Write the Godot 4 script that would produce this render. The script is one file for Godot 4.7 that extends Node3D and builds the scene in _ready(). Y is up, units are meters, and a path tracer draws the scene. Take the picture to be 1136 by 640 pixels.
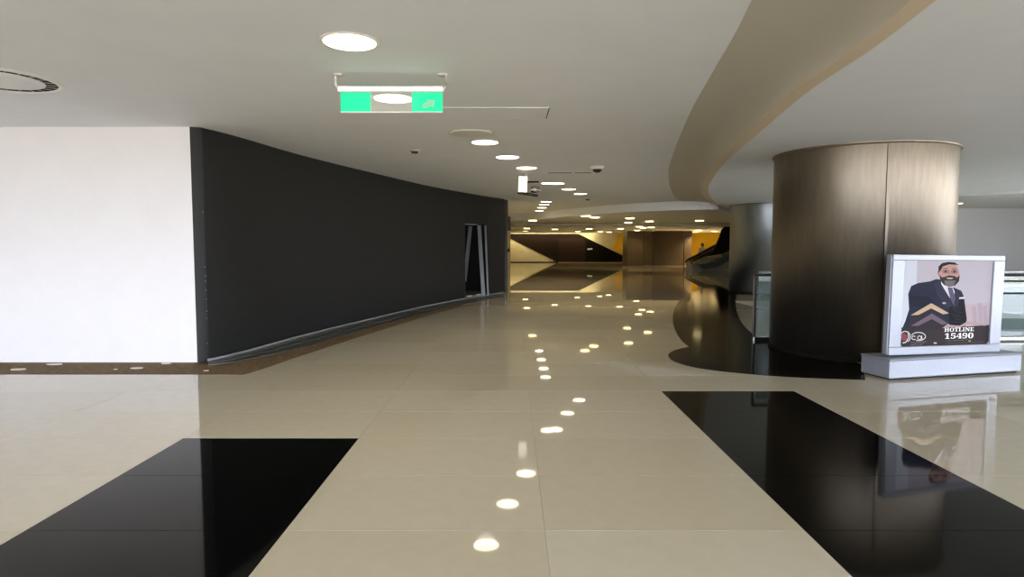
extends Node3D
# A mall corridor: polished tiles with black strips, a curved black hoarding, steel columns, a low soffit and daylight from a glazed front behind the camera.

const EYE := 1.55
const FOCAL := 700.0
const TOP := 3.1          # main ceiling
const SOFFIT := 2.91      # lower ceiling over the columns
const FAR_TOP := 2.8      # ceiling of the hall at the end
var pitch := atan(47.0 / FOCAL)
var M := {}
var used := {}

# ------------------------------------------------------------------ pixels to places
func ray(px: float, py: float) -> Vector3:
	var u := (px - 568.0) / FOCAL
	var v := (320.0 - py) / FOCAL
	return Vector3(u, v * cos(pitch) - sin(pitch), -(cos(pitch) + v * sin(pitch)))
func at_y(px: float, py: float, h: float) -> Vector3:
	var r := ray(px, py)
	return Vector3(0, EYE, 0) + r * ((h - EYE) / r.y)
func at_d(px: float, py: float, d: float) -> Vector3:
	var r := ray(px, py)
	return Vector3(0, EYE, 0) + r * (d / -r.z)

# ------------------------------------------------------------------ naming
func numbered(parent: Node, called: String) -> String:
	var k := str(parent.get_instance_id()) + called
	var n: int = used.get(k, 0)
	used[k] = n + 1
	return called if n == 0 else "%s_%03d" % [called, n]
func thing(called: String, label: String, category: String, at := Vector3.ZERO, group := "") -> Node3D:
	var o := Node3D.new()
	o.name = numbered(self, called)
	add_child(o, true)
	o.position = at
	o.set_meta("label", label)
	o.set_meta("category", category)
	if group: o.set_meta("group", group)
	return o
func struct(called: String, label := "") -> Node3D:
	var o := Node3D.new()
	o.name = numbered(self, called)
	add_child(o, true)
	o.set_meta("kind", "structure")
	if label: o.set_meta("label", label)
	return o
func part(parent: Node3D, called: String, mesh: Mesh, mat: Material, at := Vector3.ZERO, rot := Vector3.ZERO) -> MeshInstance3D:
	var o := MeshInstance3D.new()
	o.name = numbered(parent, called)
	o.mesh = mesh
	o.material_override = mat
	o.cast_shadow = GeometryInstance3D.SHADOW_CASTING_SETTING_ON
	parent.add_child(o, true)
	o.position = at
	o.rotation = rot
	return o

# ------------------------------------------------------------------ shapes
func start(smooth := false) -> SurfaceTool:
	var st := SurfaceTool.new()
	st.begin(Mesh.PRIMITIVE_TRIANGLES)
	st.set_smooth_group(0 if smooth else -1)
	return st
func done(st: SurfaceTool) -> ArrayMesh:
	st.generate_normals()
	return st.commit()
func tri(st: SurfaceTool, a: Vector3, b: Vector3, c: Vector3, out: Vector3) -> void:
	if (b - a).cross(c - a).dot(out) > 0.0:
		st.add_vertex(a); st.add_vertex(c); st.add_vertex(b)
	else:
		st.add_vertex(a); st.add_vertex(b); st.add_vertex(c)
func quad(st: SurfaceTool, a: Vector3, b: Vector3, c: Vector3, d: Vector3, out: Vector3) -> void:
	tri(st, a, b, c, out); tri(st, a, c, d, out)
# a box with chamfered edges, centred
func add_block(st: SurfaceTool, size: Vector3, bevel: float, xf := Transform3D.IDENTITY) -> void:
	var h := size / 2.0
	var b := minf(bevel, minf(h.x, minf(h.y, h.z)) * 0.9)
	for ax in 3:
		var u := (ax + 1) % 3
		var v := (ax + 2) % 3
		for s in [-1.0, 1.0]:
			var q: Array[Vector3] = []
			for k in [[-1.0, -1.0], [1.0, -1.0], [1.0, 1.0], [-1.0, 1.0]]:
				var p := Vector3.ZERO
				p[ax] = s * h[ax]; p[u] = k[0] * (h[u] - b); p[v] = k[1] * (h[v] - b)
				q.append(xf * p)
			var n := Vector3.ZERO
			n[ax] = s
			quad(st, q[0], q[1], q[2], q[3], xf.basis * n)
	if b <= 0.0: return
	for ax in 3:
		var u := (ax + 1) % 3
		var v := (ax + 2) % 3
		for su in [-1.0, 1.0]:
			for sv in [-1.0, 1.0]:
				var p := [Vector3.ZERO, Vector3.ZERO, Vector3.ZERO, Vector3.ZERO]
				for k in 4:
					var e := -1.0 if k == 0 or k == 3 else 1.0
					var w := Vector3.ZERO
					w[ax] = e * (h[ax] - b)
					w[u] = su * (h[u] if k < 2 else h[u] - b)
					w[v] = sv * (h[v] - b if k < 2 else h[v])
					p[k] = xf * w
				var n := Vector3.ZERO
				n[u] = su; n[v] = sv
				quad(st, p[0], p[1], p[2], p[3], xf.basis * n)
	for sx in [-1.0, 1.0]:
		for sy in [-1.0, 1.0]:
			for sz in [-1.0, 1.0]:
				var s := Vector3(sx, sy, sz)
				var a := s * Vector3(h.x, h.y - b, h.z - b)
				var c := s * Vector3(h.x - b, h.y, h.z - b)
				var d := s * Vector3(h.x - b, h.y - b, h.z)
				tri(st, xf * a, xf * c, xf * d, xf.basis * s)
func block(size: Vector3, bevel := 0.004) -> ArrayMesh:
	var st := start()
	add_block(st, size, bevel)
	return done(st)
# a bar of rectangular section from a to b
func bar(a: Vector3, b: Vector3, w: float, t: float, bevel := 0.002, hint := Vector3.FORWARD) -> ArrayMesh:
	var st := start()
	var y := (b - a).normalized()
	var x := y.cross(hint).normalized()
	add_block(st, Vector3(w, a.distance_to(b), t), bevel, Transform3D(Basis(x, y, x.cross(y)), (a + b) / 2.0))
	return done(st)
# an upright prism over a floor outline (x, z)
func prism(poly: PackedVector2Array, y0: float, y1: float) -> ArrayMesh:
	var st := start()
	var idx := Geometry2D.triangulate_polygon(poly)
	for k in range(0, idx.size(), 3):
		var p: Array[Vector2] = [poly[idx[k]], poly[idx[k + 1]], poly[idx[k + 2]]]
		tri(st, Vector3(p[0].x, y1, p[0].y), Vector3(p[1].x, y1, p[1].y), Vector3(p[2].x, y1, p[2].y), Vector3.UP)
		tri(st, Vector3(p[0].x, y0, p[0].y), Vector3(p[1].x, y0, p[1].y), Vector3(p[2].x, y0, p[2].y), Vector3.DOWN)
	var turn := 1.0 if Geometry2D.is_polygon_clockwise(poly) else -1.0
	for k in poly.size():
		var a := poly[k]
		var b := poly[(k + 1) % poly.size()]
		var n := Vector2(-(b - a).y, (b - a).x) * turn
		quad(st, Vector3(a.x, y0, a.y), Vector3(b.x, y0, b.y), Vector3(b.x, y1, b.y), Vector3(a.x, y1, a.y), Vector3(n.x, 0, n.y))
	return done(st)
# an outline in a plane facing the camera (x, y), given a depth and a thickness
func slab_xy(poly: PackedVector2Array, z0: float, z1: float) -> ArrayMesh:
	var st := start()
	var idx := Geometry2D.triangulate_polygon(poly)
	for k in range(0, idx.size(), 3):
		var p: Array[Vector2] = [poly[idx[k]], poly[idx[k + 1]], poly[idx[k + 2]]]
		tri(st, Vector3(p[0].x, p[0].y, z1), Vector3(p[1].x, p[1].y, z1), Vector3(p[2].x, p[2].y, z1), Vector3.BACK)
		tri(st, Vector3(p[0].x, p[0].y, z0), Vector3(p[1].x, p[1].y, z0), Vector3(p[2].x, p[2].y, z0), Vector3.FORWARD)
	var turn := 1.0 if Geometry2D.is_polygon_clockwise(poly) else -1.0
	for k in poly.size():
		var a := poly[k]
		var b := poly[(k + 1) % poly.size()]
		var n := Vector2(-(b - a).y, (b - a).x) * turn
		quad(st, Vector3(a.x, a.y, z0), Vector3(b.x, b.y, z0), Vector3(b.x, b.y, z1), Vector3(a.x, a.y, z1), Vector3(n.x, n.y, 0))
	return done(st)
# profile of (radius, height) turned about the upright axis, over an arc if asked
func lathe(profile: Array, steps := 40, a0 := 0.0, a1 := TAU, smooth := true) -> ArrayMesh:
	var st := start(smooth)
	for k in steps:
		var t0 := lerpf(a0, a1, float(k) / steps)
		var t1 := lerpf(a0, a1, float(k + 1) / steps)
		for i in profile.size() - 1:
			var p: Vector2 = profile[i]
			var q: Vector2 = profile[i + 1]
			var n2 := Vector2((q - p).y, -(q - p).x)
			var tm := (t0 + t1) / 2.0
			var out := Vector3(sin(tm) * n2.x, n2.y, cos(tm) * n2.x)
			quad(st, Vector3(sin(t0) * p.x, p.y, cos(t0) * p.x), Vector3(sin(t1) * p.x, p.y, cos(t1) * p.x), Vector3(sin(t1) * q.x, q.y, cos(t1) * q.x), Vector3(sin(t0) * q.x, q.y, cos(t0) * q.x), out)
	return done(st)
# round tube along points
func tube(pts: Array, r: float, sides := 10) -> ArrayMesh:
	var st := start(true)
	var rings := []
	for i in pts.size():
		var d: Vector3 = (pts[mini(i + 1, pts.size() - 1)] - pts[maxi(i - 1, 0)]).normalized()
		var x := d.cross(Vector3.UP if absf(d.y) < 0.9 else Vector3.RIGHT).normalized()
		var y := x.cross(d)
		var ring := []
		for s in sides:
			ring.append(pts[i] + (x * cos(TAU * s / sides) + y * sin(TAU * s / sides)) * r)
		rings.append(ring)
	for i in pts.size() - 1:
		for s in sides:
			var e := (s + 1) % sides
			quad(st, rings[i][s], rings[i][e], rings[i + 1][e], rings[i + 1][s], (rings[i][s] + rings[i][e]) / 2.0 - pts[i])
	for e in [0, pts.size() - 1]:
		var out: Vector3 = pts[0] - pts[1] if e == 0 else pts[e] - pts[e - 1]
		for s in sides:
			tri(st, pts[e], rings[e][s], rings[e][(s + 1) % sides], out)
	return done(st)
# a smooth line through points of the ground plan
func smooth_line(pts: Array, per := 6) -> PackedVector2Array:
	var out := PackedVector2Array()
	for i in pts.size() - 1:
		var a: Vector2 = pts[maxi(i - 1, 0)]
		var b: Vector2 = pts[i]
		var c: Vector2 = pts[i + 1]
		var d: Vector2 = pts[mini(i + 2, pts.size() - 1)]
		for k in per:
			out.append(b.cubic_interpolate(c, a, d, float(k) / per))
	out.append(pts[-1])
	return out
func xz(v: Vector3) -> Vector2:
	return Vector2(v.x, v.z)
func plan(pixels: Array, h := 0.0) -> Array:
	var out := []
	for p in pixels: out.append(xz(at_y(p[0], p[1], h)))
	return out
func offset_line(line: PackedVector2Array, by: float) -> PackedVector2Array:
	var out := PackedVector2Array()
	for i in line.size():
		var d := (line[mini(i + 1, line.size() - 1)] - line[maxi(i - 1, 0)]).normalized()
		out.append(line[i] + Vector2(-d.y, d.x) * by)
	return out
func lead_in(pts: Array) -> Array:   # carry a line straight on, back past the camera to the glazed front
	var out := pts.duplicate()
	var step: Vector2 = (pts[0] - pts[1]).normalized() * 1.2
	while out[0].y < 6.0:
		out.push_front(out[0] + step)
	return out
func reversed_line(line: PackedVector2Array) -> PackedVector2Array:
	var r := line.duplicate()
	r.reverse()
	return r

# ------------------------------------------------------------------ materials
func mat(color: Color, rough := 0.6, metal := 0.0, spec := 0.5) -> StandardMaterial3D:
	var m := StandardMaterial3D.new()
	m.albedo_color = color
	m.roughness = rough
	m.metallic = metal
	m.metallic_specular = spec
	return m
func c8(r: int, g: int, b: int) -> Color:
	return Color(r / 255.0, g / 255.0, b / 255.0)
func noise_tex(seed_: int, freq: float, lo: Color, hi: Color, octaves := 4, size := 512, as_normal := false, bump := 1.0) -> NoiseTexture2D:
	var n := FastNoiseLite.new()
	n.seed = seed_
	n.noise_type = FastNoiseLite.TYPE_SIMPLEX_SMOOTH
	n.frequency = freq
	n.fractal_octaves = octaves
	var t := NoiseTexture2D.new()
	t.noise = n
	t.width = size
	t.height = size
	t.seamless = true
	t.as_normal_map = as_normal
	t.bump_strength = bump
	if not as_normal:
		var g := Gradient.new()
		g.set_color(0, lo)
		g.set_color(1, hi)
		t.color_ramp = g
	return t
func grained(color: Color, rough: float, seed_: int, freq: float, spread: float, tile: float, metal := 0.0) -> StandardMaterial3D:
	var m := mat(color, rough, metal)
	m.albedo_texture = noise_tex(seed_, freq, Color(1 - spread, 1 - spread, 1 - spread), Color(1, 1, 1))
	m.uv1_triplanar = true
	m.uv1_world_triplanar = true
	m.uv1_scale = Vector3.ONE * tile
	return m
func glow(color: Color, energy: float) -> StandardMaterial3D:
	var m := mat(color, 0.5)
	m.emission_enabled = true
	m.emission = color
	m.emission_energy_multiplier = energy
	return m
func glass(color: Color, alpha: float) -> StandardMaterial3D:
	var m := mat(Color(color.r, color.g, color.b, alpha), 0.02)
	m.transparency = BaseMaterial3D.TRANSPARENCY_ALPHA
	return m
func make_materials() -> void:
	for k in 3:
		var t := grained([c8(204, 193, 169), c8(206, 196, 173), c8(201, 190, 165)][k], 0.03, 11 + k, 0.02, 0.025, 0.6)
		M["tile%d" % k] = t
	M.far_tile = M.tile0.duplicate()
	M.far_tile.roughness = 0.015
	M.black_tile = grained(c8(11, 12, 11), 0.05, 21, 0.05, 0.3, 1.2)
	M.black_tile.metallic_specular = 0.22
	M.granite = grained(c8(24, 21, 18), 0.08, 22, 0.08, 0.4, 1.5)
	M.granite.metallic_specular = 0.16
	M.grout = mat(c8(150, 140, 122), 0.7)
	M.brown_marble = grained(c8(138, 116, 90), 0.55, 23, 0.02, 0.25, 1.2)
	M.brown_marble.metallic_specular = 0.06
	M.sill_steel = grained(c8(98, 98, 92), 0.35, 24, 0.04, 0.15, 1.4, 0.2)
	M.white_wall = grained(c8(240, 237, 238), 0.6, 25, 0.01, 0.012, 0.3)
	M.ceiling = grained(c8(244, 246, 248), 0.75, 26, 0.01, 0.015, 0.25)
	M.soffit = grained(c8(242, 246, 250), 0.7, 27, 0.01, 0.015, 0.25)
	M.cove = mat(c8(208, 201, 186), 0.45)
	M.rim = mat(c8(226, 208, 180), 0.5)
	M.hoarding = grained(c8(26, 27, 28), 0.62, 28, 0.02, 0.14, 0.5)
	M.dark = mat(c8(10, 10, 10), 0.8)
	M.wall_plain = grained(c8(205, 195, 172), 0.7, 29, 0.01, 0.04, 0.3)
	M.bronze = grained(c8(58, 42, 28), 0.5, 30, 0.05, 0.4, 2.0)
	M.beige = grained(c8(226, 212, 166), 0.6, 31, 0.01, 0.06, 0.3)
	M.far_dark = mat(c8(40, 30, 24), 0.6)
	M.far_black = mat(c8(25, 23, 18), 0.6)
	M.far_door = mat(c8(48, 35, 29), 0.6)
	for dark_paint in [M.far_dark, M.far_black, M.far_door]:
		dark_paint.metallic_specular = 0.12
	M.yellow = mat(c8(253, 204, 34), 0.55)
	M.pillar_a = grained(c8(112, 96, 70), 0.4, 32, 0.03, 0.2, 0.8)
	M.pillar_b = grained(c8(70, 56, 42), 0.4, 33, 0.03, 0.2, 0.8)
	var steel := mat(c8(150, 140, 126), 0.42, 1.0)
	steel.albedo_texture = noise_tex(34, 0.03, Color(0.88, 0.88, 0.88), Color(1, 1, 1), 3)
	steel.uv1_triplanar = true
	steel.uv1_world_triplanar = true
	steel.uv1_scale = Vector3(0.9, 0.12, 0.9)
	M.column_steel = steel
	var daylit := steel.duplicate()
	daylit.albedo_color = c8(182, 190, 196)  # paler, bluer copy of the steel: daylight from the well put into its colour
	M.daylit_steel = daylit
	M.aluminium = grained(c8(158, 161, 170), 0.38, 35, 0.03, 0.025, 1.0, 0.35)
	M.white_metal = mat(c8(232, 230, 224), 0.4)
	M.chrome = mat(c8(196, 200, 202), 0.22, 1.0)
	M.black_plastic = mat(c8(16, 16, 17), 0.4)
	M.grey_plastic = mat(c8(204, 200, 194), 0.5)
	M.stud = grained(c8(150, 152, 156), 0.4, 36, 0.05, 0.35, 2.0, 0.6)
	M.glass = glass(c8(190, 214, 208), 0.16)
	M.tint_glass = glass(c8(120, 142, 138), 0.38)
	M.window_glass = glass(c8(235, 242, 245), 0.06)
	M.slot = mat(c8(58, 55, 50), 0.8)
	M.lamp = glow(Color(1.0, 0.95, 0.82), 9.0)
	M.lamp_far = glow(Color(1.0, 0.9, 0.65), 5.0)
	M.lamp_trim = mat(c8(236, 232, 220), 0.45)
	M.plaster = mat(c8(214, 208, 196), 0.8)
	M.shop_white = mat(c8(214, 216, 220), 0.5)
	M.lower_floor = mat(c8(120, 132, 128), 0.2)

# ------------------------------------------------------------------ lamps
func downlight(at: Vector3, r: float, far: bool, energy: float, label: String, group: String) -> void:
	var o := thing("ceiling_downlight", label, "downlight", at, group)
	part(o, "trim_ring", lathe([Vector2(r + 0.022, 0.0), Vector2(r + 0.02, -0.008), Vector2(r, -0.010), Vector2(r - 0.004, -0.004)], 32), M.lamp_trim)
	part(o, "diffuser", lathe([Vector2(r - 0.003, -0.002), Vector2(r - 0.006, -0.012 if not far else -0.05), Vector2(r * 0.7, -0.016 if not far else -0.056), Vector2(0.001, -0.018 if not far else -0.058)], 32), M.lamp_far if far else M.lamp)
	var l := SpotLight3D.new()
	l.name = "downlight_beam"
	l.light_color = Color(1.0, 0.9, 0.68) if far else Color(1.0, 0.96, 0.88)
	l.light_energy = energy
	l.light_size = r * 0.8
	l.spot_range = 60.0
	l.spot_attenuation = 2.0
	l.spot_angle = 68.0
	l.spot_angle_attenuation = 0.8
	l.shadow_enabled = true
	o.add_child(l, true)
	l.position = Vector3(0, -0.07 if far else -0.03, 0)
	l.rotation = Vector3(-PI / 2, 0, 0)

# ------------------------------------------------------------------ the print on the light box
func fill_poly(im: Image, pts: Array, col: Color) -> void:
	var lo := 1e9
	var hi := -1e9
	for p in pts:
		lo = minf(lo, p.y); hi = maxf(hi, p.y)
	for y in range(maxi(0, int(lo)), mini(im.get_height(), int(hi) + 1)):
		var xs := []
		for i in pts.size():
			var a: Vector2 = pts[i]
			var b: Vector2 = pts[(i + 1) % pts.size()]
			if (a.y <= y + 0.5) != (b.y <= y + 0.5):
				xs.append(a.x + (y + 0.5 - a.y) / (b.y - a.y) * (b.x - a.x))
		xs.sort()
		for k in range(0, xs.size() - 1, 2):
			for x in range(maxi(0, int(xs[k] + 0.5)), mini(im.get_width(), int(xs[k + 1] + 0.5))):
				im.set_pixel(x, y, im.get_pixel(x, y).lerp(col, col.a))
func pp(list: Array) -> Array:      # points of the picture on the light box, to the pixels of the print
	var out := []
	for p in list:
		var v: float = (p[1] - 290.0) / 97.0
		out.append(Vector2((p[0] - (1001.0 - 11.0 * v)) / 105.5 * 640.0, (p[1] - 290.0 + (p[0] - 1001.0) * 0.012) / 97.0 * 560.0))
	return out
func oval(cx: float, cy: float, rx: float, ry: float, a0 := 0.0, a1 := TAU) -> Array:
	var out := []
	for k in 29:
		var t := lerpf(a0, a1, k / 28.0)
		out.append([cx + rx * cos(t), cy + ry * sin(t)])
	return out
func stroke(im: Image, list: Array, w: float, col: Color) -> void:
	var p := pp(list)
	for i in p.size() - 1:
		var d: Vector2 = (p[i + 1] - p[i])
		if d.length() < 0.01: continue
		var n := Vector2(-d.y, d.x).normalized() * w
		fill_poly(im, [p[i] + n, p[i + 1] + n, p[i + 1] - n, p[i] - n], col)
func poster_print() -> ImageTexture:
	var im := Image.create(640, 560, false, Image.FORMAT_RGB8)
	im.fill(c8(214, 205, 214))
	fill_poly(im, pp([[990, 288], [1017, 288], [1013, 330], [1000, 372], [985, 392]]), c8(232, 234, 246))
	fill_poly(im, pp([[1068, 340], [1110, 336], [1108, 366], [1068, 366]]), c8(216, 194, 200))
	for b in [[1078, 342], [1085, 338], [1091, 341]]:
		fill_poly(im, pp([[b[0], b[1]], [b[0] + 5, b[1]], [b[0] + 5, 364], [b[0], 364]]), c8(200, 182, 190))
	var navy := c8(50, 52, 70)
	fill_poly(im, pp([[1004, 328], [1008, 319], [1016, 315.6], [1030, 313.6], [1037, 311], [1043, 311.5], [1049, 319], [1058, 320.5], [1066, 324], [1069, 331], [1070, 345], [1071, 356], [1069, 364], [1060, 368], [994, 368], [999, 358], [1004, 345]]), navy)
	fill_poly(im, pp([[1006, 329], [1028, 331], [1034, 339], [1026, 344], [1006, 341]]), c8(40, 42, 58))
	fill_poly(im, pp([[1054, 336], [1068, 333], [1070, 356], [1064, 365], [1050, 362], [1050, 346]]), c8(34, 33, 42))
	for k in 7:
		stroke(im, [[1052 + (k % 3) * 2, 341 + k * 3], [1066 - (k % 2) * 3, 343.5 + k * 2.8]], 1.6, c8(66, 62, 74))
	fill_poly(im, pp([[1034, 316], [1041, 313], [1055, 340], [1048, 344], [1038, 330]]), c8(60, 61, 80))
	fill_poly(im, pp([[1058, 321.5], [1064, 325], [1062, 340], [1056, 344], [1055, 338]]), c8(58, 58, 74))
	var shirt := c8(240, 240, 246)
	fill_poly(im, pp([[1042, 311], [1047, 318], [1056, 320], [1058, 325], [1056, 338], [1050, 329], [1043, 317]]), shirt)
	fill_poly(im, pp([[1050, 320], [1055.5, 320.5], [1058.5, 333], [1056, 341], [1052.5, 333]]), c8(104, 100, 128))
	fill_poly(im, pp([[1063, 331.5], [1070, 330.6], [1070, 333], [1063, 333.4]]), shirt)
	fill_poly(im, pp(oval(1045, 338, 2.2, 1.1)), c8(200, 200, 210))
	# head: skin, close-cropped hair, short beard, glasses, smile
	var skin := c8(216, 168, 158)
	fill_poly(im, pp(oval(1041, 304, 2.0, 3.2)), c8(196, 146, 136))
	fill_poly(im, pp(oval(1053, 305, 12.0, 13.5)), skin)
	fill_poly(im, pp([[1040.2, 304], [1040.6, 297], [1045, 293], [1052, 291.6], [1060, 292], [1064.6, 295], [1062, 294.6], [1053, 294.2], [1046, 296.5], [1043, 301]]), c8(56, 46, 48))
	fill_poly(im, pp([[1041, 306], [1044, 309], [1047, 308.4], [1052, 306.6], [1058, 307], [1062, 309], [1065, 306], [1064, 313], [1059, 318], [1052, 319.6], [1046, 317.5], [1042, 313]]), c8(70, 60, 62))
	fill_poly(im, pp([[1046.5, 312.4], [1060, 312.4], [1057.5, 318], [1052, 319.8], [1047, 317.4]]), c8(132, 122, 122))
	fill_poly(im, pp([[1048.8, 309.4], [1053, 309.0], [1057.6, 309.4], [1055.5, 310.7], [1050.8, 310.7]]), c8(226, 206, 202))
	fill_poly(im, pp([[1052.2, 301.5], [1054.6, 301.5], [1055.6, 305.6], [1051.6, 305.6]]), c8(200, 148, 138))
	for e in [1048.6, 1059.0]:
		fill_poly(im, pp(oval(e, 302.2, 3.4, 2.0)), c8(176, 136, 132))
		fill_poly(im, pp(oval(e, 302.2, 1.3, 1.0)), c8(60, 44, 44))
		stroke(im, oval(e, 302.2, 3.6, 2.2), 1.1, c8(120, 92, 96))
		stroke(im, [[e - 3, 299], [e + 3, 298.8]], 1.6, c8(80, 60, 58))
	stroke(im, [[1041, 301.4], [1045, 301.8]], 1.2, c8(120, 92, 96))
	# dark foot of the print with its two chevrons
	fill_poly(im, pp([[985, 365.5], [1042, 364.5], [1050, 366], [1110, 362.5], [1110, 395], [980, 395]]), c8(66, 58, 60))
	fill_poly(im, pp([[1006, 353], [1004, 363], [994, 368], [1050, 368], [1046, 356], [1030, 346]]), c8(60, 53, 60))
	fill_poly(im, pp([[1005.5, 351.6], [1030, 338], [1050, 349.6], [1043, 350.6], [1029.5, 344], [1014.5, 351.2]]), c8(224, 194, 160))
	fill_poly(im, pp([[1005, 363.6], [1030, 349.6], [1048, 361], [1041, 362.6], [1029.5, 356], [1013.5, 363.4]]), c8(126, 108, 124))
	fill_poly(im, pp([[1041, 366.6], [1048, 361.4], [1051, 363], [1062, 363.8], [1072, 358.8], [1094, 362.4], [1094, 364.2], [1072, 362.6], [1062, 366], [1050, 365.4]]), c8(206, 176, 170))
	# emblem: a ringed letter stroke and a second ring with small round letters
	var pale := c8(236, 232, 232)
	fill_poly(im, pp(oval(996.5, 376, 3.4, 4.2)), c8(160, 84, 84))
	stroke(im, oval(998, 375.5, 5.6, 6.0, -2.6, 1.2), 3.4, pale)
	stroke(im, [[1001.5, 370], [1001.5, 377], [998, 382], [994.5, 382.5]], 3.6, pale)
	stroke(im, oval(1013, 375.5, 8.0, 4.6, -2.9, 2.0), 3.0, pale)
	stroke(im, oval(1007.5, 377, 2.2, 2.0, 0.6, 5.6), 3.0, pale)
	stroke(im, oval(1014, 377, 2.2, 2.0), 3.0, pale)
	stroke(im, [[1016.6, 374.6], [1017, 379.4]], 3.0, pale)
	for k in 3:
		stroke(im, [[1003, 381.8 + k * 1.7], [1023 - k * 3.0, 381.4 + k * 1.7]], 1.2, c8(150, 144, 144))
	stroke(im, [[1047, 381], [1072, 380.2]], 1.2, c8(150, 136, 120))
	stroke(im, [[1045, 384], [1090, 382.6]], 1.0, c8(130, 124, 122))
	fill_poly(im, pp(oval(1032, 383.3, 2.0, 0.9)), pale)
	fill_poly(im, pp(oval(1073, 381.6, 1.6, 0.8)), c8(190, 170, 110))
	return ImageTexture.create_from_image(im)

# ------------------------------------------------------------------ a figure: smooth-joined tapered bones meshed as surface nets
func bones_mesh(bones: Array, cell: float, blend: float) -> ArrayMesh:
	var lo := Vector3.ONE * 1e9
	var hi := Vector3.ONE * -1e9
	for b in bones:
		for k in 2:
			lo = lo.min(b[k] - Vector3.ONE * (maxf(b[2], b[3]) + cell * 2)); hi = hi.max(b[k] + Vector3.ONE * (maxf(b[2], b[3]) + cell * 2))
	var n := Vector3i(((hi - lo) / cell).ceil()) + Vector3i.ONE
	var f := PackedFloat32Array()
	f.resize(n.x * n.y * n.z)
	for z in n.z:
		for y in n.y:
			for x in n.x:
				var p := lo + Vector3(x, y, z) * cell
				var d := 1e3
				for b in bones:
					var ab: Vector3 = b[1] - b[0]
					var t := clampf((p - b[0]).dot(ab) / maxf(ab.length_squared(), 1e-6), 0, 1)
					var e: float = p.distance_to(b[0] + ab * t) - lerpf(b[2], b[3], t)
					var h := clampf(0.5 + 0.5 * (d - e) / blend, 0, 1)
					d = lerpf(d, e, h) - blend * h * (1 - h)
				f[x + n.x * (y + n.y * z)] = d
	var ids := {}
	var verts: Array[Vector3] = []
	var step: Array[Vector3i] = [Vector3i(1, 0, 0), Vector3i(0, 1, 0), Vector3i(0, 0, 1)]
	for z in n.z - 1:
		for y in n.y - 1:
			for x in n.x - 1:
				var sum := Vector3.ZERO
				var cnt := 0
				for ax in 3:
					for k in 4:
						var o: Vector3i = Vector3i(x, y, z) + step[(ax + 1) % 3] * (k & 1) + step[(ax + 2) % 3] * (k >> 1)
						var q: Vector3i = o + step[ax]
						var a := f[o.x + n.x * (o.y + n.y * o.z)]
						var b := f[q.x + n.x * (q.y + n.y * q.z)]
						if (a < 0) != (b < 0):
							sum += Vector3(o) + Vector3(step[ax]) * (a / (a - b))
							cnt += 1
				if cnt:
					ids[Vector3i(x, y, z)] = verts.size()
					verts.append(lo + sum / cnt * cell)
	var st := start(true)
	for v: Vector3i in ids:
		for ax in 3:
			var q: Vector3i = v + step[ax]
			if v[(ax + 1) % 3] == 0 or v[(ax + 2) % 3] == 0: continue
			var a := f[v.x + n.x * (v.y + n.y * v.z)]
			var b := f[q.x + n.x * (q.y + n.y * q.z)]
			if (a < 0) == (b < 0): continue
			var u: Vector3i = step[(ax + 1) % 3]
			var w: Vector3i = step[(ax + 2) % 3]
			quad(st, verts[ids[v]], verts[ids[v - u]], verts[ids[v - u - w]], verts[ids[v - w]], Vector3(step[ax]) * (1.0 if a < 0 else -1.0))
	return done(st)

# ------------------------------------------------------------------ the scene
func _ready() -> void:
	var cam := Camera3D.new()
	cam.name = "camera"
	add_child(cam)
	cam.position = Vector3(0, EYE, 0)
	cam.rotation = Vector3(-pitch, 0, 0)
	cam.fov = rad_to_deg(2.0 * atan(320.0 / FOCAL))
	cam.near = 0.05
	cam.far = 200.0
	cam.current = true
	var env := Environment.new()
	env.background_mode = Environment.BG_SKY
	var sky_mat := ProceduralSkyMaterial.new()
	sky_mat.sky_top_color = c8(214, 226, 250)
	sky_mat.sky_horizon_color = c8(226, 234, 250)
	sky_mat.ground_horizon_color = c8(228, 226, 222)
	sky_mat.ground_bottom_color = c8(150, 146, 140)
	sky_mat.sky_energy_multiplier = 1.0
	sky_mat.sun_angle_max = 0.0
	var sky := Sky.new()
	sky.sky_material = sky_mat
	env.sky = sky
	env.background_energy_multiplier = 16.2
	env.tonemap_mode = Environment.TONE_MAPPER_LINEAR
	env.tonemap_exposure = 1.0
	env.sdfgi_enabled = true
	env.ssao_enabled = true
	env.ssil_enabled = true
	var we := WorldEnvironment.new()
	we.name = "environment"
	we.environment = env
	add_child(we)
	make_materials()
	build_shell()
	build_floor()
	build_ceilings()
	build_hoarding()
	build_far_end()
	build_columns()
	build_light_box()
	build_void()
	build_lamps()
	build_ceiling_fittings()
	build_escalator()

func wall_box(called: String, label: String, a: Vector3, b: Vector3, m: Material) -> Node3D:
	var o := struct(called, label)
	part(o, "surface", block((b - a).abs(), 0.0), m, (a + b) / 2.0)
	return o

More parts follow.
